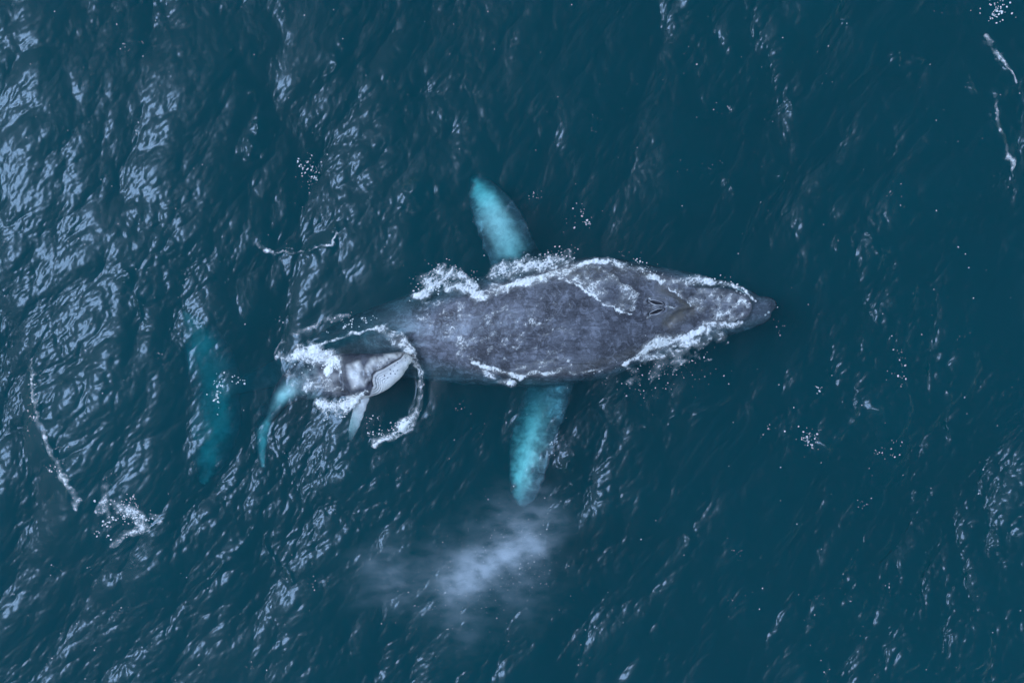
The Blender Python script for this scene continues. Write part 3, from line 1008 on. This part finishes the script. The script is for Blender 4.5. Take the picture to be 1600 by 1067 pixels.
def cloud(cx, cy, sx, sy, n, sub=5):
    """clumpy scatter, part of it strung along short curved filaments"""
    out = []
    fil = []
    for _ in range(sub):
        a = random.uniform(0, 6.28); fil.append((random.gauss(cx, sx * .5), random.gauss(cy, sy * .5), a, random.uniform(-.06, .06), random.uniform(.5, 1.0) * (sx + sy) * .5))
    for _ in range(n):
        if random.random() < 0.62:
            x, y, a, k, L = random.choice(fil); t = random.uniform(-.5, .5) * L
            out.append((x + math.cos(a + k * t) * t + random.gauss(0, 1.6), y + math.sin(a + k * t) * t + random.gauss(0, 1.6)))
        else:
            out.append((random.gauss(cx, sx * .55), random.gauss(cy, sy * .55)))
    return out


flecks('foam_flecks', cloud(478, 270, 26, 36, 110), 'cluster of tiny white foam flecks on smooth water above the calf')
flecks('foam_flecks', cloud(330, 606, 14, 26, 36) + cloud(362, 596, 14, 10, 10), 'loose foam flecks floating over the mother\'s sunken tail flukes', 0.010, 0.03)
flecks('foam_flecks', cloud(200, 800, 36, 34, 120, 8), 'foam flecks strewn about the broken patch at lower left', 0.01, 0.03)
flecks('foam_flecks', cloud(1254, 684, 26, 20, 70), 'cluster of tiny foam flecks on dark water to the lower right of the mother\'s head')
flecks('foam_flecks', cloud(1378, 695, 18, 16, 26) + cloud(1400, 580, 26, 26, 34) + cloud(1275, 610, 14, 14, 14), 'sparse foam flecks on the open water at the right')
flecks('foam_flecks', cloud(905, 326, 22, 16, 22) + cloud(920, 345, 12, 8, 12), 'few foam flecks above the mother\'s back beyond the upper flipper')
flecks('foam_flecks', cloud(1564, 12, 24, 16, 60), 'foam flecks in the top right corner of the sea', 0.01, 0.03)
flecks('foam_flecks', cloud(70, 640, 10, 46, 46) + cloud(100, 720, 14, 30, 22), 'foam flecks beside the long glinting crest at the left edge')
lone = [(random.uniform(-30, 1630), random.uniform(-30, 1100)) for _ in range(520)]
for _ in range(46):
    lone += cloud(random.uniform(0, 1600), random.uniform(0, 1067), 16, 16, random.randint(4, 11), 3)
lone = [p for p in lone if not (640 < p[0] < 1190 and 400 < p[1] < 590)]
flecks('foam_flecks', lone, 'stray white foam flecks dotted all over the sea', 0.004, 0.014)
sp = []
for pts, sd, n in (([(650, 450), (690, 425), (740, 435)], 11, 150), ([(770, 425), (840, 405), (890, 392)], 9, 150), ([(960, 402), (1030, 428)], 8, 60),
                   ([(1060, 434), (1150, 444)], 6, 40)):
    for _ in range(n):
        i = random.randrange(len(pts) - 1); t = random.random()
        sp.append((pts[i][0] + (pts[i + 1][0] - pts[i][0]) * t + random.gauss(0, sd), pts[i][1] + (pts[i + 1][1] - pts[i][1]) * t + random.gauss(0, sd)))
flecks('spray', sp, 'flying droplets of spray above the mother\'s upper flank', 0.006, 0.022, 0.35, 'spray')
sp = [(random.gauss(1040, 48), random.gauss(575, 22)) for _ in range(90)] + [(random.gauss(1010, 30), random.gauss(600, 16)) for _ in range(35)]
flecks('spray', sp, 'droplets of spray fallen on the water below the mother\'s head', 0.005, 0.015, 0.1, 'spray')
sp = cloud(500, 560, 26, 18, 130) + cloud(535, 635, 24, 14, 130) + cloud(560, 500, 40, 10, 60) + cloud(600, 665, 36, 14, 60)
flecks('spray', sp, 'droplets of spray round the splashing calf', 0.006, 0.022, 0.2, 'spray')


# ------------------------------------------------------------------ the blow: a drifting cloud of mist above the water
def build_blow():
    N = NT('blow_mist')
    tc = N.n('TexCoord').outputs['Object']
    nz = N.n('TexNoise', {'Vector': N.n('Mapping', {'Vector': tc, 'Rotation': (0, 0, math.radians(-28)), 'Scale': (0.75, 1.5, 0.8)}).outputs[0],
                          'Scale': 2.6, 'Detail': 8.0, 'Roughness': 0.72, 'Distortion': 0.25}).outputs[0]
    wob = N.n('TexNoise', {'Vector': tc, 'Scale': 0.8, 'Detail': 3.0}).outputs['Color']
    wv = N.n('VectorMath', {0: wob, 1: (0.5, 0.5, 0.5)}, operation='SUBTRACT').outputs[0]
    wv = N.n('VectorMath', {0: wv, 'Scale': 1.5}, operation='SCALE').outputs[0]
    pos = N.n('VectorMath', {0: tc, 1: wv}, operation='ADD').outputs[0]
    total = None
    org = at(740, 880, 1.5)
    for (x, y, z, rx, ry, rz, rot, amp) in (
            (785, 868, 1.9, 0.95, 0.28, 0.8, 27, 2.3),
            (738, 900, 1.7, 0.62, 0.32, 0.7, 27, 1.7),
            (600, 895, 1.3, 0.50, 0.65, 0.7, 0, 0.28),
            (800, 880, 1.5, 1.0, 1.2, 0.8, 20, 0.26),
            (690, 890, 1.4, 1.6, 0.7, 0.8, 10, 0.13),
            (715, 960, 1.2, 0.6, 0.8, 0.7, 0, 0.16),
            (822, 800, 1.4, 0.6, 0.7, 0.7, 20, 0.16)):
        c = at(x, y, z) - org
        mp = N.n('Mapping', {'Vector': pos, 'Location': tuple(c), 'Rotation': (0, 0, math.radians(rot)), 'Scale': (rx, ry, rz)}, vector_type='TEXTURE').outputs[0]
        d = N.n('VectorMath', {0: mp}, operation='LENGTH').outputs['Value']
        g = N.math('MULTIPLY', N.math('POWER', 2.718, N.math('MULTIPLY', N.math('MULTIPLY', d, d), -1.1)), amp)
        total = g if total is None else N.math('ADD', total, g)
    dens = N.math('MULTIPLY', total, N.ramp(nz, 0.40, 0.64))
    dens = N.math('MAXIMUM', N.math('SUBTRACT', N.math('MULTIPLY', dens, 1.35), 0.008), 0.0)
    v = N.n('VolumePrincipled', {'Color': (0.86, 0.93, 0.99, 1), 'Density': dens, 'Anisotropy': 0.1})
    N.link(v.outputs[0], N.out.inputs['Volume'])
    bm = bmesh.new(); bmesh.ops.create_icosphere(bm, subdivisions=4, radius=1.0)
    for v_ in bm.verts:
        c = np.array(v_.co)
        k = 1 + 0.10 * float(gnoise(np.array([c[0] * 2.1 + 5]), np.array([c[1] * 2.1 + c[2]]), 3)[0])
        v_.co = Vector((c[0] * 3.6 * k, c[1] * 2.9 * k, c[2] * 1.25 * k))
    m_ = bpy.data.meshes.new('whale_blow'); bm.to_mesh(m_); bm.free(); m_.materials.append(N.m)
    o = link('whale_blow', m_, kind='stuff', label='pale drifting mist of the mother\'s blow over the water beyond the lower flipper', category='mist')
    o.location = org


build_blow()

mist_drops = []
for _ in range(420):
    t = random.uniform(-1, 1)
    mist_drops.append((765 + 70 * t + random.gauss(0, 36), 884 - 34 * t + random.gauss(0, 34)))
flecks('spray', mist_drops, 'fine droplets hanging in the mist of the blow', 0.003, 0.010, 2.2, 'spray')
